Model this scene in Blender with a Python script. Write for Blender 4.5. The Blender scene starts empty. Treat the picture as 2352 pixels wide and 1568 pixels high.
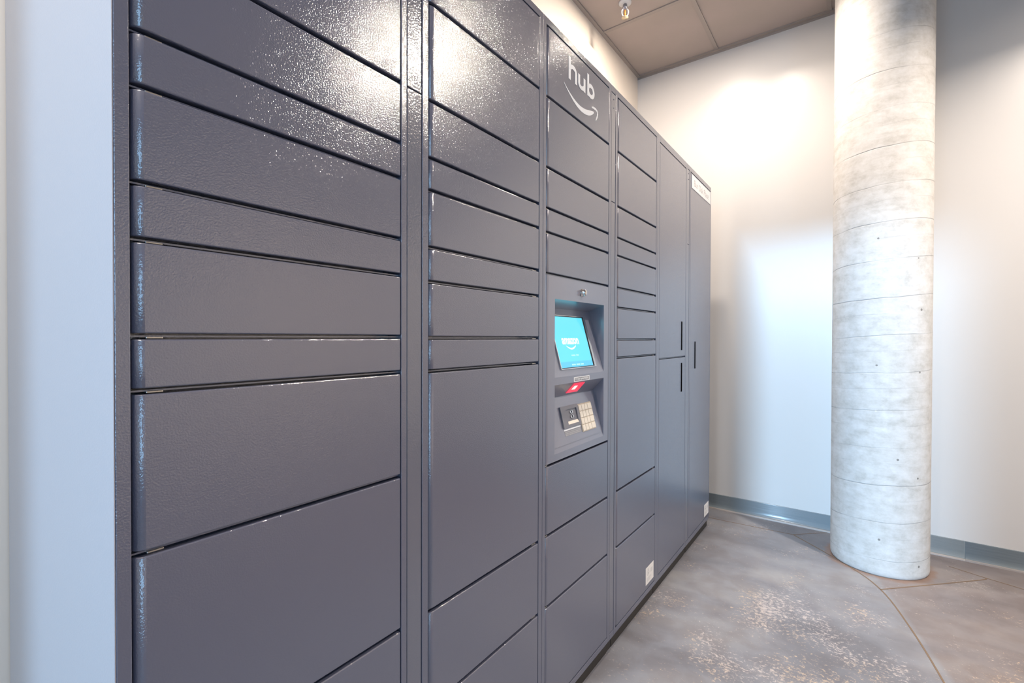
import bpy, bmesh, math, random
from mathutils import Vector, Matrix

C = bpy.context.scene.collection
scene = bpy.context.scene

# ---------------------------------------------------------------- camera
EYE = 1.135
YAW, PITCH, ROLL = 0.63446, -0.00949, 0.0025
fw = Vector((-math.sin(YAW)*math.cos(PITCH), math.cos(YAW)*math.cos(PITCH), math.sin(PITCH)))
rt = Vector((math.cos(YAW), math.sin(YAW), 0.0))
up = rt.cross(fw)
rt2 = rt*math.cos(ROLL) + up*math.sin(ROLL)
up2 = up*math.cos(ROLL) - rt*math.sin(ROLL)
cam_data = bpy.data.cameras.new('camera')
cam_data.sensor_width = 36.0
cam_data.lens = 1069.39/2352*36
cam_data.clip_start = 0.02
cam = bpy.data.objects.new('camera', cam_data)
M = Matrix.Identity(4)
for i in range(3):
    M[i][0] = rt2[i]; M[i][1] = up2[i]; M[i][2] = -fw[i]
M.translation = Vector((0, 0, EYE))
cam.matrix_world = M
C.objects.link(cam)
scene.camera = cam

# ---------------------------------------------------------------- view / world / lights
scene.view_settings.view_transform = 'Standard'
scene.view_settings.look = 'None'
scene.view_settings.gamma = 1.0
scene.view_settings.use_curve_mapping = False
scene.view_settings.exposure = -1.0
scene.cycles.sample_clamp_indirect = 6.0
scene.cycles.max_bounces = 8
scene.cycles.diffuse_bounces = 5
scene.cycles.use_denoising = True

world = bpy.data.worlds.new('daylight')
scene.world = world
world.use_nodes = True
bgn = world.node_tree.nodes['Background']
bgn.inputs[0].default_value = (0.40, 0.68, 1.0, 1)
bgn.inputs[1].default_value = 7.5

CEIL = 3.03
def area_light(name, loc, rot, sx, sy, power, color, shape='RECTANGLE', portal=False, spread=math.pi):
    l = bpy.data.lights.new(name, 'AREA')
    l.shape = shape; l.size = sx
    if shape in ('RECTANGLE', 'ELLIPSE'): l.size_y = sy
    l.energy = power; l.color = color; l.spread = spread
    o = bpy.data.objects.new(name, l)
    o.location = loc; o.rotation_euler = rot
    C.objects.link(o)
    if portal: l.cycles.is_portal = True
    return o
WY = -2.8                                   # plane of the glazed front wall
WIN = (-1.45, 0.10, 0.05, 2.90)             # x0, x1, z0, z1 of the glazing
area_light('window_portal', ((WIN[0]+WIN[1])/2, WY-0.02, (WIN[2]+WIN[3])/2), (math.pi/2, 0, 0),
           WIN[1]-WIN[0], WIN[3]-WIN[2], 1, (1, 1, 1), portal=True)
WIN2 = (-2.3, -0.6, 0.25, 2.80)                # unseen opening added in the right wall for blue fill: y0, y1, z0, z1
area_light('fill_window_portal', (2.62, (WIN2[0]+WIN2[1])/2, (WIN2[2]+WIN2[3])/2), (math.pi/2, 0, math.pi/2),
           WIN2[1]-WIN2[0], WIN2[3]-WIN2[2], 1, (1, 1, 1), portal=True)
LIGHTS = [(1.04, 2.12, 118), (-0.38, 2.62, 20), (-0.745, 2.46, 52), (-0.38, -0.20, 42), (1.10, 2.78, 8)]  # lamps over the lockers and behind the camera are added to brighten the left wall
WARM = (1.0, 0.87, 0.75)
sun = bpy.data.lights.new('low_daylight', 'SUN')
sun.energy = 6.4; sun.color = (0.42, 0.70, 1.0); sun.angle = math.radians(4.5)
so_ = bpy.data.objects.new('low_daylight', sun)
so_.rotation_euler = Vector((0.055, 1.0, -0.20)).to_track_quat('-Z', 'Y').to_euler()
so_.location = (-2, -6, 3)
C.objects.link(so_)
for lx, ly, pw in LIGHTS:
    area_light('downlight_lamp', (lx, ly, CEIL-0.012), (0, 0, 0), 0.085, 0.085, pw, WARM, 'DISK', spread=math.radians(178 if lx == -0.745 else 140))

# ---------------------------------------------------------------- materials
def nodes(name):
    m = bpy.data.materials.new(name); m.use_nodes = True
    nt = m.node_tree
    return m, nt, nt.nodes['Principled BSDF']
def setp(b, **k):
    for a, v in k.items():
        a = {'color': 'Base Color', 'rough': 'Roughness', 'metal': 'Metallic', 'spec': 'Specular IOR Level',
             'coat': 'Coat Weight', 'coatr': 'Coat Roughness', 'emc': 'Emission Color', 'ems': 'Emission Strength'}[a]
        if a in ('Base Color', 'Emission Color') and len(v) == 3: v = (*v, 1)
        b.inputs[a].default_value = v
def plain(name, color, rough=0.5, metal=0.0, **k):
    m, nt, b = nodes(name); setp(b, color=color, rough=rough, metal=metal, **k); return m
def N(nt, t, **k):
    n = nt.nodes.new(t)
    for a, v in k.items(): setattr(n, a, v)
    return n
def coords(nt): return N(nt, 'ShaderNodeTexCoord').outputs['Object']
def mapping(nt, src, scale=(1, 1, 1), loc=(0, 0, 0)):
    m = N(nt, 'ShaderNodeMapping'); nt.links.new(src, m.inputs[0])
    m.inputs['Scale'].default_value = scale; m.inputs['Location'].default_value = loc
    return m.outputs[0]
def noise(nt, src, scale, detail=2, rough=0.5, dist=0.0):
    n = N(nt, 'ShaderNodeTexNoise'); nt.links.new(src, n.inputs['Vector'])
    n.inputs['Scale'].default_value = scale; n.inputs['Detail'].default_value = detail
    n.inputs['Roughness'].default_value = rough; n.inputs['Distortion'].default_value = dist
    return n.outputs[0]
def ramp(nt, src, stops, interp='LINEAR'):
    r = N(nt, 'ShaderNodeValToRGB'); nt.links.new(src, r.inputs[0]); cr = r.color_ramp
    cr.interpolation = interp
    while len(cr.elements) < len(stops): cr.elements.new(0.5)
    for e, (p, c) in zip(cr.elements, stops):
        e.position = p; e.color = (c, c, c, 1) if isinstance(c, (int, float)) else (*c, 1)
    return r.outputs[0]
def mix(nt, fac, a, b, mode='MIX'):
    m = N(nt, 'ShaderNodeMix', data_type='RGBA', blend_type=mode)
    for sock, v in ((m.inputs[0], fac), (m.inputs[6], a), (m.inputs[7], b)):
        if isinstance(v, (int, float)): sock.default_value = v
        elif isinstance(v, tuple): sock.default_value = (*v, 1) if len(v) == 3 else v
        else: nt.links.new(v, sock)
    return m.outputs[2]
def math_(nt, op, a, b=None, c=None, clamp=False):
    m = N(nt, 'ShaderNodeMath', operation=op, use_clamp=clamp)
    for i, v in enumerate((a, b, c)):
        if v is None: continue
        if isinstance(v, (int, float)): m.inputs[i].default_value = v
        else: nt.links.new(v, m.inputs[i])
    return m.outputs[0]
def bump(nt, h, b, strength, dist, prev=None):
    n = N(nt, 'ShaderNodeBump'); nt.links.new(h, n.inputs['Height'])
    n.inputs['Strength'].default_value = strength; n.inputs['Distance'].default_value = dist
    if prev: nt.links.new(prev, n.inputs['Normal'])
    if b: nt.links.new(n.outputs[0], b.inputs['Normal'])
    return n.outputs[0]

def powder(name, color, rough=0.10, scale=400, bstr=0.42, bdist=0.0012, ior=2.2):
    """smooth dark paint under a glossy orange-peel clear coat"""
    m, nt, b = nodes(name); setp(b, color=color, rough=0.5, spec=0.4, coat=1.0, coatr=rough)
    b.inputs['Coat IOR'].default_value = ior
    g = N(nt, 'ShaderNodeNewGeometry').outputs['Position']
    h = noise(nt, g, scale, 1.5, 0.5)
    n = bump(nt, h, None, bstr, bdist)
    nt.links.new(n, b.inputs['Coat Normal'])
    return m
M_POWDER = powder('dark_powder_coat', (0.094, 0.100, 0.150))
M_FILLER = powder('hammered_powder_coat', (0.115, 0.12, 0.16), rough=0.10, scale=260, bstr=0.42, bdist=0.0012, ior=2.15)
M_SIDE = powder('pale_side_panel', (0.44, 0.41, 0.43), rough=0.3, ior=1.5, bstr=0.3)
M_DARK = plain('dark_gap', (0.006, 0.006, 0.008), 0.6)
M_ZINC = plain('zinc', (0.62, 0.58, 0.52), 0.3, 1.0)
M_CHROME = plain('chrome', (0.75, 0.72, 0.70), 0.12, 1.0)
M_WHITE = plain('white_vinyl', (0.96, 0.96, 0.96), 0.35)
M_PAPER = plain('white_paper', (0.82, 0.79, 0.76), 0.6)
M_INK = plain('grey_ink', (0.22, 0.21, 0.20), 0.7)
M_FAINT = plain('faint_ink', (0.55, 0.53, 0.52), 0.7)
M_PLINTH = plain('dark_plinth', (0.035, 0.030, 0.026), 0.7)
M_BLACK = plain('black_plastic', (0.012, 0.012, 0.015), 0.3)
M_SLOT = plain('black_slot', (0.004, 0.004, 0.005), 0.95, spec=0.0)
M_KIOSK = powder('kiosk_plastic', (0.17, 0.175, 0.23), rough=0.22, scale=900, bstr=0.05, bdist=0.0003)
M_READER = plain('reader_plastic', (0.19, 0.19, 0.215), 0.4)
M_KEY = plain('cream_key', (0.78, 0.72, 0.62), 0.45)
M_KEYBASE = plain('cream_keypad', (0.50, 0.43, 0.34), 0.5)
M_LAB = plain('grey_label', (0.27, 0.27, 0.29), 0.5)
M_TEXTLT = plain('light_print', (0.42, 0.42, 0.44), 0.5)
M_SCREEN = plain('lit_screen', (0.01, 0.05, 0.07), 0.08, emc=(0.14, 0.78, 0.98), ems=2.0)
M_BAND = plain('lit_screen_band', (0.01, 0.05, 0.07), 0.08, emc=(0.12, 0.60, 0.90), ems=2.0)
M_SCRTXT = plain('lit_screen_text', (0.1, 0.1, 0.1), 0.2, emc=(0.85, 0.98, 1.0), ems=2.4)
M_SCRTXT2 = plain('lit_screen_small_text', (0.1, 0.1, 0.1), 0.2, emc=(0.45, 0.95, 1.0), ems=2.2)
M_RED = plain('red_scanner_glow', (0.3, 0.01, 0.03), 0.2, emc=(1.0, 0.06, 0.12), ems=1.7)
M_REDW = plain('red_scanner_core', (0.5, 0.3, 0.3), 0.2, emc=(1.0, 0.85, 0.75), ems=2.4)

def wall_mat(name, color, rough=0.30, spec=0.5):
    m, nt, b = nodes(name); setp(b, color=color, rough=rough, spec=spec)
    g = coords(nt)
    h = noise(nt, g, 220, 2, 0.6)
    bump(nt, h, b, 0.10, 0.0006)
    return m
M_WALL = wall_mat('satin_wall_paint', (0.64, 0.62, 0.60))
M_WALLL = wall_mat('warm_wall_paint', (0.80, 0.72, 0.63), 0.5)

def mk_ceiling():
    m, nt, b = nodes('taupe_ceiling_tile'); setp(b, rough=0.75, spec=0.3)
    g = coords(nt)
    a = noise(nt, mapping(nt, g, (1, 1, 1)), 3.0, 3)
    c = ramp(nt, a, [(0.3, (0.37, 0.325, 0.295)), (0.7, (0.41, 0.350, 0.325))])
    nt.links.new(c, b.inputs['Base Color'])
    bump(nt, noise(nt, g, 400, 2), b, 0.25, 0.0008)
    return m
M_CEIL = mk_ceiling()
M_TBAR = plain('taupe_grid_bar', (0.32, 0.28, 0.255), 0.45)

def mk_floor():
    m, nt, b = nodes('stained_concrete'); setp(b, spec=0.5)
    g = coords(nt)
    big = noise(nt, mapping(nt, g, (1.0, 1.6, 1)), 1.7, 4, 0.55, 0.6)
    base = ramp(nt, big, [(0.30, (0.150, 0.152, 0.172)), (0.5, (0.215, 0.220, 0.245)), (0.70, (0.285, 0.285, 0.295))])
    mid = noise(nt, g, 9, 5, 0.6, 0.4)
    tint = ramp(nt, mid, [(0.40, (0.78, 0.70, 0.66)), (0.60, (1.0, 1.0, 1.0))])
    base = mix(nt, 0.55, base, tint, 'MULTIPLY')
    # right hand slab is stained browner
    sep = N(nt, 'ShaderNodeSeparateXYZ'); nt.links.new(g, sep.inputs[0])
    d = math_(nt, 'ADD', math_(nt, 'MULTIPLY', sep.outputs[0], 0.97), math_(nt, 'MULTIPLY', sep.outputs[1], 0.24))
    right = ramp(nt, math_(nt, 'SUBTRACT', d, 0.755), [(0.0, 0.0), (0.02, 1.0)])
    base = mix(nt, math_(nt, 'MULTIPLY', right, 0.75), base, (0.88, 0.74, 0.66), 'MULTIPLY')
    # worn flecks, strongest in the near middle of the bay
    vl = N(nt, 'ShaderNodeVectorMath', operation='DISTANCE'); nt.links.new(g, vl.inputs[0])
    vl.inputs[1].default_value = (-0.12, 2.0, 0)
    zone = ramp(nt, math_(nt, 'MULTIPLY', vl.outputs['Value'], 1.0), [(0.12, 1.0), (0.72, 0.0)])
    f1 = noise(nt, mapping(nt, g, (1.0, 1.35, 1)), 62, 8, 0.80, 0.5)
    f2 = noise(nt, mapping(nt, g, (1, 1, 1), (3, 1, 0)), 4.2, 2, 0.5)
    thr = math_(nt, 'ADD', math_(nt, 'MULTIPLY', zone, 0.085), math_(nt, 'MULTIPLY', f2, 0.36))
    fl = ramp(nt, math_(nt, 'ADD', f1, thr), [(0.800, 0.0), (0.835, 1.0)])
    fleck = mix(nt, ramp(nt, noise(nt, g, 3, 1), [(0.45, 0.0), (0.55, 1.0)]), (0.62, 0.47, 0.33), (0.60, 0.53, 0.50))
    base = mix(nt, math_(nt, 'MULTIPLY', fl, 0.62), base, fleck)
    # broken brown sealant stain around the column foot
    vc = N(nt, 'ShaderNodeVectorMath', operation='DISTANCE')
    flat = N(nt, 'ShaderNodeCombineXYZ'); nt.links.new(sep.outputs[0], flat.inputs[0]); nt.links.new(sep.outputs[1], flat.inputs[1])
    nt.links.new(flat.outputs[0], vc.inputs[0]); vc.inputs[1].default_value = (0.1025, 3.0138, 0)
    rr = math_(nt, 'ADD', vc.outputs['Value'], math_(nt, 'MULTIPLY', noise(nt, g, 28, 4, 0.6), 0.055))
    ring = ramp(nt, rr, [(0.238, 1.0), (0.262, 0.0)])
    base = mix(nt, math_(nt, 'MULTIPLY', ring, 0.75), base, (0.22, 0.13, 0.085))
    nt.links.new(base, b.inputs['Base Color'])
    rg = ramp(nt, mid, [(0.3, 0.34), (0.7, 0.48)])
    nt.links.new(rg, b.inputs['Roughness'])
    bump(nt, mid, b, 0.12, 0.004)
    return m
M_FLOOR = mk_floor()
M_JOINT = plain('joint_sealant', (0.17, 0.115, 0.075), 0.7)

def mk_column():
    m, nt, b = nodes('cast_concrete'); setp(b, rough=0.62, spec=0.35)
    g = coords(nt)
    sep = N(nt, 'ShaderNodeSeparateXYZ'); nt.links.new(g, sep.inputs[0])
    ang = math_(nt, 'ARCTAN2', math_(nt, 'MULTIPLY', sep.outputs[0], 1.0), math_(nt, 'MULTIPLY', sep.outputs[1], -1.0))
    wob = math_(nt, 'MULTIPLY', noise(nt, g, 5, 2), 0.02)
    ph = math_(nt, 'SUBTRACT', math_(nt, 'ADD', sep.outputs[2], wob), math_(nt, 'MULTIPLY', ang, 0.0135))
    fr = math_(nt, 'FRACT', math_(nt, 'DIVIDE', ph, 0.178))
    fr2 = math_(nt, 'FRACT', math_(nt, 'ADD', math_(nt, 'DIVIDE', ph, 0.178), 0.42))
    def line(f, w):
        return ramp(nt, math_(nt, 'ABSOLUTE', math_(nt, 'SUBTRACT', f, 0.5)), [(0.0, 1.0), (w, 0.0)])
    l1 = line(fr, 0.017); l2 = line(fr2, 0.010)
    brk = ramp(nt, noise(nt, mapping(nt, g, (1, 1, 3)), 4, 3), [(0.40, 0.15), (0.60, 1.0)])
    brk2 = ramp(nt, noise(nt, mapping(nt, g, (1, 1, 3), (5, 2, 1)), 5, 3), [(0.44, 0.0), (0.58, 1.0)])
    la = math_(nt, 'MULTIPLY', l1, brk); lb = math_(nt, 'MULTIPLY', l2, brk2)
    blot = noise(nt, mapping(nt, g, (1, 1, 1.5)), 15, 9, 0.72, 0.1)
    col = ramp(nt, blot, [(0.33, (0.50, 0.48, 0.445)), (0.47, (0.60, 0.58, 0.55)), (0.62, (0.67, 0.655, 0.635))])
    streak = noise(nt, mapping(nt, g, (2, 2, 26)), 1.6, 4, 0.6)
    col = mix(nt, 0.22, col, ramp(nt, streak, [(0.35, (0.66, 0.65, 0.63)), (0.65, (1, 1, 1))]), 'MULTIPLY')
    vs = noise(nt, mapping(nt, g, (30, 30, 1.5)), 1.5, 2)
    col = mix(nt, 0.06, col, ramp(nt, vs, [(0.4, (0.7, 0.7, 0.7)), (0.6, (1, 1, 1))]), 'MULTIPLY')
    col = mix(nt, math_(nt, 'MULTIPLY', la, 0.8), col, (0.24, 0.235, 0.24))
    col = mix(nt, math_(nt, 'MULTIPLY', lb, 0.6), col, (0.36, 0.35, 0.35))
    vor = N(nt, 'ShaderNodeTexVoronoi'); nt.links.new(g, vor.inputs['Vector']); vor.inputs['Scale'].default_value = 13
    rnd = N(nt, 'ShaderNodeSeparateXYZ'); nt.links.new(vor.outputs['Color'], rnd.inputs[0])
    rad = math_(nt, 'MULTIPLY', math_(nt, 'SUBTRACT', rnd.outputs[0], 0.40, clamp=True), 0.15)
    pit = math_(nt, 'LESS_THAN', vor.outputs['Distance'], rad)
    col = mix(nt, math_(nt, 'MULTIPLY', pit, 0.75), col, (0.13, 0.12, 0.11))
    patch = ramp(nt, noise(nt, mapping(nt, g, (1, 1, 1), (2.2, 4, 7)), 6, 4, 0.6), [(0.70, 0.0), (0.72, 1.0)])
    col = mix(nt, math_(nt, 'MULTIPLY', patch, 0.6), col, (0.78, 0.74, 0.60))
    nt.links.new(col, b.inputs['Base Color'])
    h = math_(nt, 'SUBTRACT', math_(nt, 'SUBTRACT', math_(nt, 'MULTIPLY', blot, 0.3), math_(nt, 'MULTIPLY', la, 0.5)), math_(nt, 'MULTIPLY', pit, 1.0))
    bump(nt, h, b, 0.5, 0.004)
    return m
M_COLUMN = mk_column()

def mk_rubber():
    m, nt, b = nodes('grey_rubber_base'); setp(b, color=(0.22, 0.26, 0.285), rough=0.24, spec=0.7)
    g = coords(nt)
    bump(nt, noise(nt, mapping(nt, g, (1, 4, 14)), 6, 3), b, 0.25, 0.004)
    return m
M_RUBBER = mk_rubber()
M_CAULK = plain('base_bottom_edge', (0.42, 0.38, 0.36), 0.5)

# ---------------------------------------------------------------- mesh helpers
def link(o, parent=None):
    C.objects.link(o)
    if parent is not None: o.parent = parent
    return o
def finish(name, bm, mat, parent=None, smooth=False, origin=None):
    """link bm as one mesh object; geometry is given in world metres, parent sits at parent.location"""
    bmesh.ops.recalc_face_normals(bm, faces=bm.faces)
    me = bpy.data.meshes.new(name)
    off = Vector((0, 0, 0))
    p = parent
    while p is not None:
        off += p.location; p = p.parent
    if origin is not None: off2 = Vector(origin)
    else: off2 = off
    bmesh.ops.translate(bm, verts=bm.verts, vec=-off2)
    if smooth:
        for f in bm.faces: f.smooth = True
    bm.to_mesh(me); bm.free()
    mats = mat if isinstance(mat, (list, tuple)) else [mat]
    for mm in mats: me.materials.append(mm)
    o = bpy.data.objects.new(name, me)
    o.location = off2 - off
    return link(o, parent)
def tag(o, label=None, cat=None, group=None, kind=None):
    if label: o['label'] = label
    if cat: o['category'] = cat
    if group: o['group'] = group
    if kind: o['kind'] = kind
    return o
def thing(name, label, cat, loc, group=None):
    o = bpy.data.objects.new(name, None); o.location = loc; o.empty_display_size = 0.1
    C.objects.link(o); return tag(o, label, cat, group)
def structure(name, bm, mat, label=None, origin=None):
    o = finish(name, bm, mat, origin=origin); o['kind'] = 'structure'
    if label: o['label'] = label
    return o
def box(bm, x0, x1, y0, y1, z0, z1, mi=0):
    v = [bm.verts.new((x, y, z)) for x in (x0, x1) for y in (y0, y1) for z in (z0, z1)]
    for q in ((0, 1, 3, 2), (4, 6, 7, 5), (0, 4, 5, 1), (2, 3, 7, 6), (0, 2, 6, 4), (1, 5, 7, 3)):
        bm.faces.new([v[i] for i in q]).material_index = mi
    return v
def bevbox(bm, x0, x1, y0, y1, z0, z1, b, seg=2):
    v = box(bm, x0, x1, y0, y1, z0, z1)
    es = list({e for a in v for e in a.link_edges})
    bmesh.ops.bevel(bm, geom=es, offset=b, segments=seg, profile=0.5, affect='EDGES')
def lathe(bm, prof, cx, cy, n=48, axis='z', cz=0.0, cap=True):
    """prof: list of (radius, height)"""
    rings = []
    for r, h in prof:
        ring = []
        for i in range(n):
            a = 2*math.pi*i/n
            if axis == 'z': co = (cx+r*math.cos(a), cy+r*math.sin(a), h)
            else: co = (h, cy+r*math.cos(a), cz+r*math.sin(a))
            ring.append(bm.verts.new(co))
        rings.append(ring)
    for a, b in zip(rings, rings[1:]):
        for i in range(n):
            f = bm.faces.new((a[i], a[(i+1) % n], b[(i+1) % n], b[i])); f.smooth = True
    if cap:
        bm.faces.new(rings[0]); bm.faces.new(rings[-1])
    return rings
def plate(bm, pts, fn, t):
    """pts 2D polygon, fn(a, b, off)->3D, thickness t"""
    lo = [bm.verts.new(fn(a, b, 0.0)) for a, b in pts]
    hi = [bm.verts.new(fn(a, b, t)) for a, b in pts]
    bm.faces.new(hi); bm.faces.new(lo[::-1])
    n = len(pts)
    for i in range(n):
        bm.faces.new((lo[i], lo[(i+1) % n], hi[(i+1) % n], hi[i]))
def stroke(bm, path, fn, t):
    """path: list of (a, b, width); ribbon with round-ish joins, thickness t"""
    L, R = [], []
    n = len(path)
    for i, (a, b, w) in enumerate(path):
        p0 = path[max(i-1, 0)]; p1 = path[min(i+1, n-1)]
        dx, dy = p1[0]-p0[0], p1[1]-p0[1]; d = math.hypot(dx, dy) or 1
        nx, ny = -dy/d*w/2, dx/d*w/2
        L.append((a+nx, b+ny)); R.append((a-nx, b-ny))
    vl = [[bm.verts.new(fn(*q, o)) for q in L] for o in (0, t)]
    vr = [[bm.verts.new(fn(*q, o)) for q in R] for o in (0, t)]
    for i in range(n-1):
        bm.faces.new((vl[1][i], vl[1][i+1], vr[1][i+1], vr[1][i]))
        bm.faces.new((vl[0][i], vr[0][i], vr[0][i+1], vl[0][i+1]))
        bm.faces.new((vl[0][i], vl[0][i+1], vl[1][i+1], vl[1][i]))
        bm.faces.new((vr[0][i], vr[1][i], vr[1][i+1], vr[0][i+1]))
    for i in (0, n-1):
        bm.faces.new((vl[0][i], vl[1][i], vr[1][i], vr[0][i]))
def text_bm(s, width, height, fn, t, bold=0.0):
    cu = bpy.data.curves.new('txt', 'FONT'); cu.body = s; cu.size = 1.0; cu.offset = bold
    cu.resolution_u = 3
    o = bpy.data.objects.new('txt', cu); C.objects.link(o)
    dg = bpy.context.evaluated_depsgraph_get(); me = bpy.data.meshes.new_from_object(o.evaluated_get(dg))
    xs = [v.co.x for v in me.vertices]; ys = [v.co.y for v in me.vertices]
    x0, x1, y0, y1 = min(xs), max(xs), min(ys), max(ys)
    bm = bmesh.new(); bm.from_mesh(me)
    r = bmesh.ops.extrude_face_region(bm, geom=bm.faces[:])
    top = {v for v in r['geom'] if isinstance(v, bmesh.types.BMVert)}
    for v in bm.verts:
        a = (v.co.x-x0)/(x1-x0)*width; b = (v.co.y-y0)/(y1-y0)*height
        v.co = fn(a, b, t if v in top else 0.0)
    bpy.data.objects.remove(o); bpy.data.curves.remove(cu); bpy.data.meshes.remove(me)
    return bm

# ---------------------------------------------------------------- room shell
XL, XLN, XR, YB = -1.288, -1.457, 2.6, 3.2877
T = 0.12
bm = bmesh.new(); box(bm, XLN-T, XR+T, WY-T, YB+T, -0.12, 0.0); structure('floor', bm, M_FLOOR, origin=(0, 0, 0))
bm = bmesh.new(); box(bm, XLN-T, XR+T, WY-T, YB+T, CEIL, CEIL+0.1); ceiling = structure('ceiling', bm, M_CEIL, origin=(0, 0, CEIL))
bm = bmesh.new(); box(bm, XLN-T, XR+T, YB, YB+T, 0, CEIL); structure('wall_back', bm, M_WALL)
bm = bmesh.new()
a0, a1, b0, b1 = WIN2
box(bm, XR, XR+T, WY, a0, 0, CEIL); box(bm, XR, XR+T, a1, YB, 0, CEIL); box(bm, XR, XR+T, a0, a1, 0, b0); box(bm, XR, XR+T, a0, a1, b1, CEIL)
structure('wall_right', bm, M_WALLL)
bm = bmesh.new()
box(bm, XLN-T, XLN, WY, 0.6078, 0, CEIL); box(bm, XLN-T, XL, 0.6078, YB, 0, CEIL)
structure('wall_left', bm, M_WALLL)
bm = bmesh.new()
x0, x1, z0, z1 = WIN
box(bm, XLN-T, x0, WY-T, WY, 0, CEIL); box(bm, x1, XR+T, WY-T, WY, 0, CEIL)
box(bm, x0, x1, WY-T, WY, 0, z0); box(bm, x0, x1, WY-T, WY, z1, CEIL)
structure('wall_front', bm, M_WALLL)
bm = bmesh.new()
for a in (x0, (x0+x1)/2-0.025, x1-0.05): box(bm, a, a+0.05, WY-0.09, WY-0.03, z0, z1)
for a in (z0, z1-0.05): box(bm, x0, x1, WY-0.085, WY-0.035, a, a+0.05)
structure('window_1', bm, plain('window_frame_metal', (0.12, 0.12, 0.13), 0.4, 0.6))

bm = bmesh.new()
for a in (a0, (a0+a1)/2-0.025, a1-0.05): box(bm, XR+0.03, XR+0.09, a, a+0.05, b0, b1)
for a in (b0, b1-0.05): box(bm, XR+0.035, XR+0.085, a0, a1, a, a+0.05)
structure('fill_window', bm, bpy.data.materials['window_frame_metal'])  # frame of the added side opening that lets in blue fill

# ceiling grid: narrow bars every 0.61 m
bm = bmesh.new()
gx = [-0.745+0.613*k for k in range(0, 6)]; gy = [2.68-0.61*k for k in range(0, 9)]
for x in gx: box(bm, x-0.012, x+0.012, WY, YB, CEIL-0.006, CEIL+0.001)
for y in gy: box(bm, XLN if y < 0.6 else XL, XR, y-0.012, y+0.012, CEIL-0.0055, CEIL+0.001)
# wall angle
box(bm, XL, XL+0.022, 0.61, YB, CEIL-0.009, CEIL); box(bm, XL+0.022, XR, YB-0.022, YB, CEIL-0.009, CEIL)
box(bm, XL, XR, YB-0.003, YB, CEIL-0.022, CEIL-0.009)
structure('trim_1', bm, M_TBAR)

# cove base along the back wall: curved face, light toe line
def cove(bm, xa, xb, prof):
    rows = [[bm.verts.new((x, y, z)) for y, z in prof] for x in (xa, xb)]
    for i in range(len(prof)-1):
        f = bm.faces.new((rows[0][i], rows[1][i], rows[1][i+1], rows[0][i+1])); f.smooth = 0 < i < len(prof)-3
    bm.faces.new(rows[0]); bm.faces.new(rows[1])
prof = [(YB, 0.098), (YB-0.0035, 0.098), (YB-0.004, 0.094), (YB-0.004, 0.040), (YB-0.006, 0.026), (YB-0.010, 0.016), (YB-0.016, 0.011), (YB-0.016, 0.011), (YB, 0.011)]
bm = bmesh.new(); cove(bm, XL, 0.462, prof); cove(bm, 0.4635, XR, prof)
structure('baseboard_back', bm, M_RUBBER)
bm = bmesh.new(); cove(bm, XL, 0.4625, [(YB, 0.0105), (YB-0.0165, 0.0105), (YB-0.0185, 0.003), (YB-0.0185, 0.0), (YB, 0.0)])
cove(bm, 0.463, XR, [(YB, 0.0105), (YB-0.0165, 0.0105), (YB-0.0185, 0.003), (YB-0.0185, 0.0), (YB, 0.0)])
structure('trim_2', bm, M_CAULK)

# sealed saw joints in the slab
def fl(a, b, o): return (a, b, 0.0002+o)
bm = bmesh.new()
def joint(pts, w=0.006):
    stroke(bm, [(x, y, w) for x, y in pts], fl, 0.0006)
def smoothp(pts, k=6):
    out = []
    P = [pts[0]]+pts+[pts[-1]]
    for i in range(1, len(P)-2):
        for j in range(k):
            t = j/k
            out.append(tuple(0.5*((2*P[i][d])+(-P[i-1][d]+P[i+1][d])*t+(2*P[i-1][d]-5*P[i][d]+4*P[i+1][d]-P[i+2][d])*t*t
                       + (-P[i-1][d]+3*P[i][d]-3*P[i+1][d]+P[i+2][d])*t**3) for d in (0, 1)))
    out.append(pts[-1]); return out
joint(smoothp([(-1.15, 3.09), (-0.676, 3.097), (-0.277, 3.117)]), 0.005)
joint(smoothp([(-0.277, 3.117), (-0.023, 2.861), (0.103, 2.672), (0.183, 2.392), (0.246, 2.072), (0.30, 1.70), (0.36, 1.2)]))
joint([(-0.277, 3.117), (-0.141, 3.250), (-0.12, 3.268)], 0.004)
joint(smoothp([(0.103, 2.672), (0.464, 3.036), (0.51, 3.095)]))
joint(smoothp([(0.387, 3.148), (0.510, 3.098), (0.626, 3.060), (1.2, 2.86), (2.5, 2.5)]), 0.005)
structure('trim_3', bm, M_JOINT)

# ---------------------------------------------------------------- round concrete column
CX, CY, CR = 0.1025, 3.0138, 0.20
bm = bmesh.new()
lathe(bm, [(CR-0.006, 0.0), (CR-0.002, 0.006), (CR, 0.016), (CR, 0.03)] + [(CR, 0.03+(CEIL-0.03)*k/20) for k in range(1, 21)], CX, CY, 96)
col = finish('concrete_column', bm, M_COLUMN, origin=(CX, CY, 0))
tag(col, 'tall round pale concrete column with spiral form seams standing near the back wall', 'column')

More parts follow.
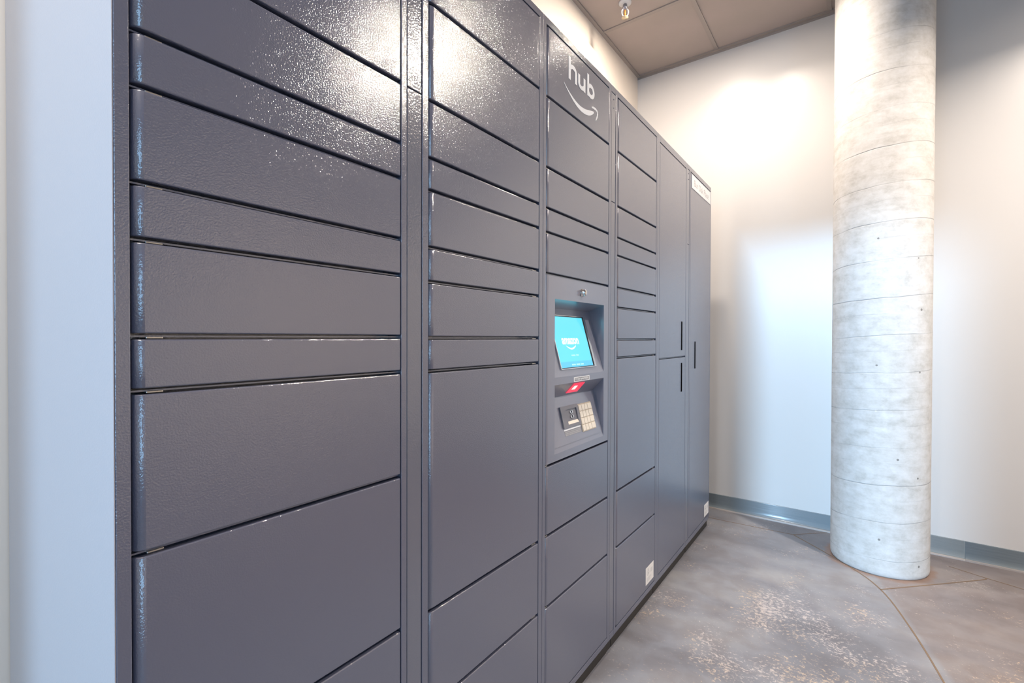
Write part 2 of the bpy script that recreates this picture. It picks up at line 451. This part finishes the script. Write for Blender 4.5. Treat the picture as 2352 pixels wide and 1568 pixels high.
# ---------------------------------------------------------------- lockers
XF = -0.700
GAP = 0.0075
def door_bm(y0, y1, z0, z1, roll=0.0125, xb=XF-0.034, bev=0.0018):
    bm = bmesh.new()
    def prof(ins):
        p = [(y0+ins*0.5, xb)]
        r = roll
        if r > 0:
            for k in range(11):
                a = math.pi/2*k/10
                p.append((y0+ins*0.5+r-r*math.cos(a), XF-ins-r+r*math.sin(a)))
        else:
            p += [(y0+ins*0.5, XF-ins-bev), (y0+ins*0.5+bev*0.4, XF-ins-bev*0.4), (y0+ins*0.5+bev, XF-ins)]
        p += [(y1-ins*0.5-bev, XF-ins), (y1-ins*0.5-bev*0.35, XF-ins-bev*0.35), (y1-ins*0.5, XF-ins-bev), (y1-ins*0.5, xb)]
        return p
    levels = [(z0, bev), (z0+bev*0.35, bev*0.35), (z0+bev, 0), (z1-bev, 0), (z1-bev*0.35, bev*0.35), (z1, bev)]
    rings = [[bm.verts.new((x, y, z)) for y, x in prof(i)] for z, i in levels]
    n = len(rings[0])
    for a, b in zip(rings, rings[1:]):
        for i in range(n):
            f = bm.faces.new((a[i], a[(i+1) % n], b[(i+1) % n], b[i]))
            if roll > 0 and 1 <= i <= 10: f.smooth = True
    bm.faces.new(rings[0]); bm.faces.new(rings[-1])
    return bm
ZT, ZB = 2.031, 0.048
def body_bm(c0, c1, d0, d1, divs, top, bottom, xback=XL+0.004, hole=None):
    """carcass with front stiles d0/d1, rails and thin shelf lips at the given heights"""
    bm = bmesh.new()
    xi = XF-0.040
    if hole:
        box(bm, xback, xi-0.05, c0, c1, ZB, ZT)
        box(bm, xi-0.05, xi, c0, c1, ZB, hole[1]); box(bm, xi-0.05, xi, c0, c1, hole[0], ZT)
        box(bm, xi-0.05, xi, c0, d0-0.002, hole[1], hole[0]); box(bm, xi-0.05, xi, d1+0.002, c1, hole[1], hole[0])
    else: box(bm, xback, xi, c0, c1, ZB, ZT)
    bevbox(bm, xi-0.001, XF, c0, d0-0.0018, ZB, ZT, 0.0012)
    bevbox(bm, xi-0.001, XF, d1+0.0018, c1, ZB, ZT, 0.0012)
    bevbox(bm, xi-0.001, XF, d0-0.003, d1+0.003, top+0.0035, ZT, 0.0010)
    bevbox(bm, xi-0.001, XF, d0-0.003, d1+0.003, ZB, bottom-0.0035, 0.0010)
    for z in divs: box(bm, xi-0.001, XF-0.009, d0-0.003, d1+0.003, z-0.0011, z+0.0011)
    return bm
COLS = [
  dict(c=(0.1635, 0.6068), d=(0.1805, 0.5915), rows=[2.008, 1.811, 1.616, 1.5015, 1.4345, 1.318, 1.249, 1.131, 1.0635, 0.864, 0.567], hinge=0.204,
       label='nearest locker cabinet at the left end, with shallow and tall dark grey doors', xback=XLN+0.004),
  dict(c=(0.6469, 1.0952), d=(0.6650, 1.0753), rows=[2.009, 1.812, 1.614, 1.497, 1.431, 1.3145, 1.244, 1.129, 1.0605, 0.5655, 0.364], hinge=1.060,
       label='second locker cabinet from the left with one very tall door below eye level'),
  dict(c=(1.0960, 1.5434), d=(1.1130, 1.5227), rows=[2.008, 1.809, 1.6105, 1.4959, 1.4275, 1.3115, 0.7655, 0.5654, 0.362], hinge=1.121, kiosk=(1.3115, 0.7655),
       label='locker cabinet holding the touchscreen kiosk, white logo on its top door'),
  dict(c=(1.5808, 2.0262), d=(1.5985, 2.0095), rows=[2.005, 1.809, 1.610, 1.496, 1.430, 1.313, 1.240, 1.123, 1.056, 0.565, 0.358], hinge=1.997,
       label='locker cabinet right of the kiosk cabinet, white paper sticker on its bottom door'),
]
random.seed(4)
cab_roots = []
for ci, c in enumerate(COLS):
    c0, c1 = c['c']; d0, d1 = c['d']; rows = c['rows']
    root = thing('locker_cabinet', c['label'], 'locker', (XF-0.29, (c0+c1)/2, 0.0), 'dark grey parcel locker cabinets in a row')
    cab_roots.append(root)
    bots = rows[1:]+[0.0705-GAP]
    k = c.get('kiosk')
    divs = [z+GAP/2 for z in rows[1:]]
    bm = body_bm(c0, c1, d0, d1, divs, rows[0], 0.0705, c.get('xback', XL+0.004), k)
    body = finish('cabinet_body', bm, M_POWDER, root)
    c['doors'] = []
    for i, (zt, zb) in enumerate(zip(rows, bots)):
        if k and abs(zt-k[0]) < 1e-6: continue
        bm = door_bm(d0, d1, zb+GAP, zt)
        dr = finish('door', bm, M_POWDER, root, origin=(XF, (d0+d1)/2, (zb+zt+GAP)/2))
        c['doors'].append(dr)
        if i > 0:
            h = c['hinge']; bm = bmesh.new()
            bevbox(bm, XF-0.030, XF-0.005, h-0.009, h+0.009, zt+0.0008, zt+GAP-0.0042, 0.0008)
            hg = finish('hinge', bm, M_ZINC, dr); hg['label'] = 'bright zinc hinge tab'
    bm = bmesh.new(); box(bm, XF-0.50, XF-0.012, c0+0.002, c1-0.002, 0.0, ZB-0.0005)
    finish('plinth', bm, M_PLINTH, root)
    if ci == 0:
        bm = bmesh.new(); bevbox(bm, c['xback'], XF-0.0004, c0-0.0016, c0-0.0001, ZB, ZT, 0.0006)
        sp_ = finish('side_panel', bm, M_SIDE, root); sp_['label'] = 'pale side panel of the cabinet'

# two plain door cabinets at the far end
def slot_part(door, ya, yb, za, zb):
    bm = bmesh.new(); bevbox(bm, XF-0.004, XF+0.0012, ya, yb, za, zb, 0.001)
    s = finish('handle_slot', bm, M_SLOT, door); s['label'] = 'black vertical handle slot'
c0, c1, d0, d1 = 2.0268, 2.4776, 2.0545, 2.452
root5 = thing('locker_cabinet', 'locker cabinet with two plain doors and two black handle slots', 'locker', (XF-0.29, (c0+c1)/2, 0), 'dark grey parcel locker cabinets in a row')
finish('cabinet_body', body_bm(c0, c1, d0, d1, [1.0385], 1.997, 0.0755), M_POWDER, root5)
dr = finish('door', door_bm(d0, d1, 1.0415, 1.997, roll=0), M_POWDER, root5, origin=(XF, (d0+d1)/2, 1.5)); slot_part(dr, 2.3800, 2.3975, 1.0715, 1.2155)
dr = finish('door', door_bm(d0, d1, 0.0755, 1.0355, roll=0), M_POWDER, root5, origin=(XF, (d0+d1)/2, 0.55)); slot_part(dr, 2.3800, 2.3975, 0.8630, 1.0080)
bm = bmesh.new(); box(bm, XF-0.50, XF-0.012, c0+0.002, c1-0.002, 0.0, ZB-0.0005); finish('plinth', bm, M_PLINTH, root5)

c0, c1, d0, d1 = 2.5129, 2.9596, 2.5335, 2.9480
root6 = thing('locker_cabinet', 'farthest locker cabinet with one full height door and a white name sign', 'locker', (XF-0.29, (c0+c1)/2, 0), 'dark grey parcel locker cabinets in a row')
finish('cabinet_body', body_bm(c0, c1, d0, d1, [], 2.004, 0.0755), M_POWDER, root6)
dr6 = finish('door', door_bm(d0, d1, 0.0755, 2.004, roll=0), M_POWDER, root6, origin=(XF, (d0+d1)/2, 1.0)); slot_part(dr6, 2.6225, 2.6400, 0.9665, 1.1135)
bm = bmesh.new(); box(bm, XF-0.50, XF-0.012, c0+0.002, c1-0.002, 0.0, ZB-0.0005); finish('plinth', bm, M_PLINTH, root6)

# filler strips between the cabinet pairs, each with an upper and a lower piece
for (a, b, lab) in ((0.6075, 0.6462, 'narrow hammered filler strip beside the nearest locker cabinet'),
                    (1.5441, 1.5801, 'narrow filler strip between the kiosk cabinet and the stickered cabinet'),
                    (2.4783, 2.5122, 'narrow filler strip before the farthest locker cabinet')):
    r = thing('filler_strip', lab, 'filler strip', (XF-0.02, (a+b)/2, 0), 'filler strips between locker cabinets')
    bm = bmesh.new(); box(bm, XF-0.045, XF-0.010, a, b, ZB, ZT); bevbox(bm, XF-0.012, XF, a, b, 2.0075, ZT, 0.001); bevbox(bm, XF-0.012, XF, a, b, ZB, 0.070, 0.001)
    finish('backing_strip', bm, M_POWDER, r)
    bm = bmesh.new(); bevbox(bm, XF-0.012, XF-0.0008, a+0.0010, b-0.0010, 1.6205, 2.0055, 0.0014, 3); finish('upper_panel', bm, M_FILLER, r)
    bm = bmesh.new(); bevbox(bm, XF-0.012, XF-0.0008, a+0.0010, b-0.0010, 0.0720, 1.6185, 0.0014, 3); finish('lower_panel', bm, M_FILLER, r)
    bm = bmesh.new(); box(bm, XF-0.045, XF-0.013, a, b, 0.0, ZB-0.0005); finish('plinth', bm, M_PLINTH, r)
    if a > 1:
        for z in (1.985, 1.955):
            bm = bmesh.new(); lathe(bm, [(0.0001, XF+0.0012), (0.0022, XF+0.0008), (0.003, XF-0.001)], 0, (a+b)/2, 16, axis='x', cz=z)
            finish('screw', bm, M_POWDER, r)

def on_door(a, b, o): return (XF+0.0003+o, a, b)
def on_door2(a, b, o): return (XF+0.0004+o*1.6, a, b)
# hub logo with its smile arrow on the top door of the kiosk cabinet
top3 = COLS[2]['doors'][0]
bm = bmesh.new()
ZBASE, ASC, XH, W = 1.9147, 1.9835, 1.9640, 0.0128
def arc(cx, cy, rx, ry, a0, a1, w, k=14):
    return [(cx+rx*math.cos(math.radians(a0+(a1-a0)*i/k)), cy+ry*math.sin(math.radians(a0+(a1-a0)*i/k)), w) for i in range(k+1)]
# h
stroke(bm, [(1.2415, ZBASE, W), (1.2415, ASC, W)], on_door, 0.0003)
hx = 1.2415
stroke(bm, [(hx+0.002, 1.9455, W*0.8)] + arc(hx+0.0205, 1.9470, 0.0185, 0.0115, 165, 0, W, 12) + [(hx+0.0390, ZBASE, W)], on_door2, 0.0003)
# u
ux = 1.3005
stroke(bm, [(ux, XH-0.007, W), (ux, 1.9320, W)] + arc(ux+0.0165, 1.9310, 0.0165, 0.0110, 180, 350, W, 12) , on_door2, 0.0003)
stroke(bm, [(ux+0.0365, XH-0.007, W), (ux+0.0365, ZBASE, W)], on_door, 0.0003)
# b
bx = 1.3620
stroke(bm, [(bx, ZBASE, W), (bx, ASC+0.0015, W)], on_door, 0.0003)
stroke(bm, arc(bx+0.0190, 1.9365, 0.0200, 0.0170, 150, -150, W, 22), on_door2, 0.0003)
# smile
sm = []
for i in range(25):
    t = i/24; y = 1.2069+(1.4030-1.2069)*t
    z = 1.8915 - 0.0400*math.sin(math.pi*min(1, t*0.86))**0.9 + 0.004*t
    w = (0.0015+0.0150*math.sin(math.pi*min(1.0, t*0.62+0.02))**1.3)*(1 if i < 21 else (0.93, 0.80, 0.60, 0.30)[i-21])
    sm.append((y, z, w))
stroke(bm, sm, on_door, 0.0003)
stroke(bm, [(1.3880, 1.8885, 0.004), (1.4000, 1.8915, 0.0068), (1.4160, 1.8925, 0.0075), (1.4280, 1.8895, 0.0080), (1.4310, 1.8820, 0.0080), (1.4280, 1.8720, 0.0070), (1.4220, 1.8620, 0.0055), (1.4170, 1.8560, 0.003)], on_door, 0.0003)
lg = finish('logo', bm, M_WHITE, top3); lg['label'] = 'white hub lettering over a curved smile arrow'

# white name sign on the farthest door
bm = bmesh.new(); bevbox(bm, XF+0.0003, XF+0.0020, 2.5480, 2.9400, 1.9260, 1.9985, 0.0004)
sg = finish('sign_plate', bm, M_WHITE, dr6, ); sg['label'] = 'white sign plate with faint grey lettering'
bm = text_bm('Bur Oak Place', 0.300, 0.034, lambda a, b, o: (XF+0.0021+o, 2.592+a, 1.944+b), 0.0002)
finish('sign_lettering', bm, M_FAINT, dr6)

# white certification stickers low on two doors
def sticker(door, ya, yb, za, zb):
    bm = bmesh.new(); bevbox(bm, XF+0.0002, XF+0.0006, ya, yb, za, zb, 0.00015, 1)
    s = finish('sticker', bm, M_PAPER, door); s['label'] = 'white paper sticker with small grey print'
    w, h = yb-ya, zb-za; bm = bmesh.new()
    F = lambda a, b, o: (XF+0.0007+o, ya+a*w, za+b*h)
    cyc = [(0.30+0.12*math.cos(2*math.pi*i/20), 0.62+0.14*math.sin(2*math.pi*i/20), 0.03) for i in range(21)]
    stroke(bm, cyc, F, 0.0001)
    plate(bm, [(0.25, 0.56), (0.35, 0.56), (0.35, 0.68), (0.25, 0.68)], F, 0.0001)
    plate(bm, [(0.22, 0.80), (0.40, 0.80), (0.40, 0.84), (0.22, 0.84)], F, 0.0001)
    for z in (0.70, 0.64, 0.58, 0.52): plate(bm, [(0.60, z), (0.86, z), (0.86, z+0.03), (0.60, z+0.03)], F, 0.0001)
    for z, e in ((0.34, 0.62), (0.28, 0.70), (0.22, 0.55), (0.16, 0.60)): plate(bm, [(0.14, z), (e, z), (e, z+0.022), (0.14, z+0.022)], F, 0.0001)
    finish('sticker_print', bm, M_FAINT, door)
sticker(COLS[3]['doors'][-1], 1.9030, 1.9970, 0.0900, 0.1630)
sticker(dr6, 2.8460, 2.9440, 0.0865, 0.1565)

# ---------------------------------------------------------------- kiosk
kd0, kd1, kz0, kz1 = 1.1130, 1.5227, 0.7655+GAP, 1.3115
kiosk = thing('touchscreen_kiosk', 'touchscreen kiosk with keypad and red scanner set between the hub cabinet doors', 'kiosk', (XF-0.03, (kd0+kd1)/2, kz0))
YA, YC = 1.1605, 1.4875                         # openings, left and right
P1T, P1B = (-0.7592, 1.2251), (-0.700, 1.017)   # screen panel, back-top and front-bottom (x, z)
P2T, P2B = (-0.7412, 0.9499), (-0.700, 0.794)   # keypad panel
def faceplate():
    bm = bmesh.new(); r = 0.0125
    arcp = [(kd0+r-r*math.cos(math.pi/2*k/10), XF-r+r*math.sin(math.pi/2*k/10)) for k in range(11)]
    def quad(*p): return bm.faces.new([bm.verts.new(q) for q in p])
    cols_ = [(XF-0.036, kd0)] + [(x, y) for y, x in arcp] + [(XF, YA)]
    zs = [kz0, 0.794, 0.995, 1.017, 1.246, kz1]
    rows_ = [[bm.verts.new((x, y, z)) for x, y in cols_] for z in zs]
    for a, b in zip(rows_, rows_[1:]):
        for i in range(len(cols_)-1):
            f = bm.faces.new((a[i], a[i+1], b[i+1], b[i]))
            if 1 <= i <= 10: f.smooth = True
    # front plane to the right of the left margin
    for za, zb in ((kz0, 0.794), (0.995, 1.017), (1.246, kz1)): quad((XF, YA, za), (XF, YC, za), (XF, YC, zb), (XF, YA, zb))
    for za, zb in zip(zs, zs[1:]): quad((XF, YC, za), (XF, kd1, za), (XF, kd1, zb), (XF, YC, zb))
    # recesses
    for (T_, B_, zt) in ((P1T, P1B, 1.246), (P2T, P2B, 0.995)):
        quad((XF, YA, zt), (XF, YC, zt), (T_[0], YC, T_[1]), (T_[0], YA, T_[1]))
        quad((T_[0], YA, T_[1]), (T_[0], YC, T_[1]), (B_[0], YC, B_[1]), (B_[0], YA, B_[1]))
        for y in (YA, YC): bm.faces.new([bm.verts.new(q) for q in ((XF, y, zt), (T_[0], y, T_[1]), (B_[0], y, B_[1]))])
    # outer return flanges
    for za, zb in ((kz0, kz0), (kz1, kz1)):
        quad(*[(XF-0.036, kd0, za), (XF-0.036, kd1, za), (XF, kd1, za), (XF, kd0+r, za)])
    quad((XF, kd1, kz0), (XF-0.036, kd1, kz0), (XF-0.036, kd1, kz1), (XF, kd1, kz1))
    bmesh.ops.remove_doubles(bm, verts=bm.verts, dist=1e-5)
    return bm
finish('faceplate', faceplate(), M_KIOSK, kiosk)
def slanted(T_, B_):
    t = Vector((T_[0], 0, T_[1])); b = Vector((B_[0], 0, B_[1])); d = b-t; L = d.length
    n = Vector((-d.z, 0, d.x)).normalized()
    if n.x < 0: n = -n
    def F(y, s, o): q = t+d*s+n*o; return (q.x, y, q.z)
    return F, L
S1, L1 = slanted(P1T, P1B); S2, L2 = slanted(P2T, P2B)
def sbox(name, S, y0, y1, s0, s1, o0, o1, mat, parent=kiosk, label=None, bev=0.0):
    bm = bmesh.new()
    plate(bm, [(y0, s0), (y1, s0), (y1, s1), (y0, s1)], lambda a, b, o: S(a, b, o0+o), o1-o0)
    if bev: bmesh.ops.bevel(bm, geom=bm.edges[:], offset=bev, segments=2, affect='EDGES')
    o = finish(name, bm, mat, parent)
    if label: o['label'] = label
    return o
# screen: chrome-edged bezel, black inset, lit panel
bm = bmesh.new()
def ring(bm, S, y0, y1, s0, s1, wy0, wy1, ws0, ws1, o0, o1):
    for q in ([(y0, s0), (y1, s0), (y1, s0+ws0), (y0, s0+ws0)], [(y0, s1-ws1), (y1, s1-ws1), (y1, s1), (y0, s1)],
              [(y0, s0+ws0), (y0+wy0, s0+ws0), (y0+wy0, s1-ws1), (y0, s1-ws1)], [(y1-wy1, s0+ws0), (y1, s0+ws0), (y1, s1-ws1), (y1-wy1, s1-ws1)]):
        plate(bm, q, lambda a, b, o: S(a, b, o0+o), o1-o0)
ring(bm, S1, 1.2030, 1.4350, 0.105, 0.905, 0.003, 0.012, 0.008, 0.010, 0.0003, 0.0045)
bz = finish('screen_bezel', bm, M_CHROME, kiosk); bz['label'] = 'polished metal bezel'
sbox('screen_surround', S1, 1.2060, 1.4230, 0.113, 0.895, 0.0003, 0.0020, M_BLACK)
scr = sbox('screen', S1, 1.2095, 1.4165, 0.125, 0.882, 0.0020, 0.0026, M_SCREEN, label='glowing cyan touchscreen')
sbox('footer_band', S1, 1.2100, 1.4160, 0.800, 0.881, 0.0026, 0.0028, M_BAND, scr)
def onscreen(y0, s_base):
    return lambda a, b, o: S1(y0+a, s_base-b/L1, 0.0027+o)
bm = text_bm('amazon', 0.108, 0.021, onscreen(1.2470, 0.545), 0.0002, 0.035)
sl = [(1.2470+0.020+0.062*i/14, 0.565+0.045*math.sin(math.pi*i/14)**0.9, 0.0) for i in range(15)]
bm2 = bmesh.new()
stroke(bm2, [(y, (s)*L1, 0.0012+0.0042*math.sin(math.pi*i/14*0.9)) for i, (y, s, _) in enumerate(sl)], lambda a, b, o: S1(a, b/L1, 0.0027+o), 0.0002)
me_ = bpy.data.meshes.new('tmp'); bm2.to_mesh(me_); bm2.free(); bm.from_mesh(me_); bpy.data.meshes.remove(me_)
lg = finish('screen_logo', bm, M_SCRTXT, scr)
for y0, n, s, st in ((1.286, 9, 0.700, 0.0052), (1.275, 16, 0.838, 0.0048)):
    bm = bmesh.new()
    for i in range(n):
        if i in (5, 11): continue
        plate(bm, [(y0+i*st, s), (y0+i*st+st*0.78, s), (y0+i*st+st*0.78, s+0.020), (y0+i*st, s+0.020)], lambda a, b, o: S1(a, b, 0.0029+o), 0.0001)
    finish('screen_small_print', bm, M_SCRTXT2, scr)
# lock dome above the screen
bm = bmesh.new()
lathe(bm, [(0.0130, XF+0.0002), (0.0130, XF+0.0015), (0.0100, XF+0.0030), (0.0100, XF+0.0110), (0.0088, XF+0.0140), (0.0060, XF+0.0158), (0.0004, XF+0.0165)], 0, 1.3270, 32, axis='x', cz=1.2760)
lk = finish('lock', bm, M_CHROME, kiosk); lk['label'] = 'round chrome lock button'
# label above the scanner
bm = bmesh.new(); plate(bm, [(1.2748, 0.9962), (1.3792, 0.9962), (1.3792, 1.0108), (1.2748, 1.0108)], on_door, 0.0004)
lb = finish('scanner_label', bm, M_WHITE, kiosk); lb['label'] = 'small white bordered label'
bm = bmesh.new(); plate(bm, [(1.2785, 0.9982), (1.3755, 0.9982), (1.3755, 1.0088), (1.2785, 1.0088)], lambda a, b, o: (XF+0.0008+o, a, b), 0.0002)
finish('label_field', bm, M_LAB, lb)
bm = text_bm('SCAN BARCODE', 0.088, 0.0062, lambda a, b, o: (XF+0.0011+o, 1.2830+a, 1.0004+b), 0.0001, 0.02)
finish('label_lettering', bm, M_WHITE, lb)
# red scanner on the sloped roof of the lower recess
tb = Vector((P2T[0], 0, P2T[1])); tf = Vector((XF, 0, 0.995)); dd = tf-tb; nn = Vector((dd.z, 0, -dd.x)).normalized()
if nn.z > 0 and nn.x < 0: nn = -nn
def SC(y, s, o): q = tb+dd*s+nn*o; return (q.x, y, q.z)
sc = bmesh.new(); plate(sc, [(1.2800, 0.22), (1.3550, 0.20), (1.3545, 0.90), (1.2820, 0.92)], lambda a, b, o: SC(a, b, 0.0003+o), 0.0015)
so = finish('scanner_window', sc, M_RED, kiosk); so['label'] = 'glowing red barcode scanner window'
sc = bmesh.new(); plate(sc, [(1.2970, 0.46), (1.3190, 0.45), (1.3200, 0.72), (1.2990, 0.74)], lambda a, b, o: SC(a, b, 0.0019+o), 0.0004)
finish('scanner_lamp', sc, M_REDW, so)
# keypad deck
sbox('keypad_plate', S2, 1.1640, 1.4760, 0.083, 0.906, 0.0003, 0.0016, M_KIOSK, bev=0.0004)
bm = bmesh.new()
ring(bm, S2, 1.2350, 1.3455, 0.205, 0.618, 0.0300, 0.0125, 0.070, 0.055, 0.0017, 0.0070)
rd = finish('card_reader', bm, M_READER, kiosk); rd['label'] = 'card reader with a recessed slot'
sbox('reader_floor', S2, 1.2650, 1.3330, 0.275, 0.563, 0.0017, 0.0030, M_READER, rd)
bm = bmesh.new(); plate(bm, [(1.2655, 0.505), (1.3325, 0.505), (1.3325, 0.562), (1.2655, 0.562)], lambda a, b, o: S2(a, b, 0.0030+o+(b-0.505)*0.06), 0.0006)
lp = finish('reader_lip', bm, M_KEY, rd)
bm = bmesh.new()
for s_, r_ in ((0.335, 0.007), (0.425, 0.008)):
    stroke(bm, [(1.2990+r_*math.cos(a*0.5)*1.0, s_+0.030*math.sin(a*0.5), 0.004) for a in range(-3, 9)], lambda a, b, o: S2(a, b, 0.0032+o), 0.0030)
finish('reader_contact', bm, M_CHROME, rd)
kp = sbox('keypad', S2, 1.3490, 1.4430, 0.222, 0.785, 0.0017, 0.0036, M_KEYBASE, label='cream keypad in four columns and four rows')
for r_ in range(4):
    for c_ in range(4):
        wk = 0.0275 if c_ == 3 else 0.0188
        y0 = 1.3525+c_*0.0205; s0 = 0.245+r_*0.135
        sbox('key', S2, y0, y0+wk, s0, s0+0.120, 0.0036, 0.0052, M_KEY, kp, bev=0.0006)
        bm = bmesh.new()
sbox('reader_strip', S2, 1.2385, 1.3430, 0.632, 0.662, 0.0017, 0.0021, M_WHITE, label='white strip below the card reader')
il = sbox('instruction_label', S2, 1.2385, 1.3430, 0.668, 0.765, 0.0017, 0.0020, M_LAB, label='grey label with illegible light print')
bm = bmesh.new(); random.seed(3)
for row in (0.682, 0.712, 0.740):
    y = 1.2420
    while y < 1.336:
        w = random.uniform(0.002, 0.0055); plate(bm, [(y, row), (y+w, row), (y+w, row+0.015), (y, row+0.015)], lambda a, b, o: S2(a, b, 0.0021+o), 0.0001); y += w+0.0016
finish('label_print', bm, M_INK if False else M_TEXTLT, il)

# ---------------------------------------------------------------- sprinkler head
SX, SY = -1.062, 2.515
sp = thing('fire_sprinkler', 'white pendant fire sprinkler head hanging from the brown ceiling', 'sprinkler', (SX, SY, CEIL))
M_SPW = plain('white_enamel', (0.80, 0.79, 0.78), 0.35)
bm = bmesh.new(); lathe(bm, [(0.036, CEIL-0.001), (0.036, CEIL-0.004), (0.028, CEIL-0.010), (0.016, CEIL-0.013)], SX, SY, 40); finish('escutcheon', bm, M_SPW, sp)
bm = bmesh.new(); lathe(bm, [(0.012, CEIL-0.010), (0.012, CEIL-0.026), (0.015, CEIL-0.027), (0.015, CEIL-0.036), (0.010, CEIL-0.038), (0.008, CEIL-0.044)], SX, SY, 24)
finish('sprinkler_body', bm, plain('dull_nickel', (0.55, 0.55, 0.60), 0.3, 1.0), sp)
bm = bmesh.new()
ex = Vector((rt.x, rt.y, 0))
for s in (-1, 1):
    pts = [(0.012, -0.036), (0.018, -0.046), (0.018, -0.062), (0.013, -0.074), (0.004, -0.082)]
    for (r0, h0), (r1, h1) in zip(pts, pts[1:]):
        a = Vector((SX, SY, CEIL+h0))+ex*s*r0; b = Vector((SX, SY, CEIL+h1))+ex*s*r1
        d = (b-a); m = bmesh.ops.create_cone(bm, cap_ends=True, segments=12, radius1=0.0035, radius2=0.0035, depth=d.length*1.15)
        mat = Matrix.Translation((a+b)/2) @ d.to_track_quat('Z', 'Y').to_matrix().to_4x4()
        bmesh.ops.transform(bm, matrix=mat, verts=m['verts'])
finish('sprinkler_frame', bm, M_SPW, sp)
bm = bmesh.new(); lathe(bm, [(0.0045, CEIL-0.042), (0.0045, CEIL-0.076)], SX, SY, 16)
gb = finish('glass_bulb', bm, plain('orange_bulb_liquid', (0.75, 0.30, 0.06), 0.15), sp); gb['label'] = 'orange glass bulb'
bm = bmesh.new(); lathe(bm, [(0.006, CEIL-0.080), (0.019, CEIL-0.084), (0.019, CEIL-0.086), (0.006, CEIL-0.090), (0.003, CEIL-0.092)], SX, SY, 32)
finish('deflector', bm, plain('brass_deflector', (0.80, 0.68, 0.46), 0.3, 0.6), sp)

# ---------------------------------------------------------------- recessed downlights (above the frame; some added only to light the left wall)
M_LENS = plain('lit_lens', (0.8, 0.8, 0.8), 0.4, emc=WARM, ems=4.0)
names = ['recessed downlight in the ceiling on the column side of the room', 'recessed downlight in the ceiling nearest the back wall',
         'added unseen downlight above the locker tops, brightening the upper left wall', 'added unseen downlight behind the left end of the lockers, brightening the near wall',
         'recessed downlight in the ceiling right of the column close to the back wall']
for (lx, ly, pw), lab in zip(LIGHTS, names):
    r = thing('ceiling_downlight', lab, 'ceiling light', (lx, ly, CEIL), 'recessed downlights')
    bm = bmesh.new(); lathe(bm, [(0.072, CEIL-0.001), (0.090, CEIL-0.001), (0.092, CEIL-0.006), (0.074, CEIL-0.009), (0.072, CEIL-0.001)], lx, ly, 40, cap=False); finish('trim_ring', bm, M_SPW, r)
    bm = bmesh.new(); lathe(bm, [(0.070, CEIL-0.004), (0.070, CEIL-0.002)], lx, ly, 40); finish('lens', bm, M_LENS, r)
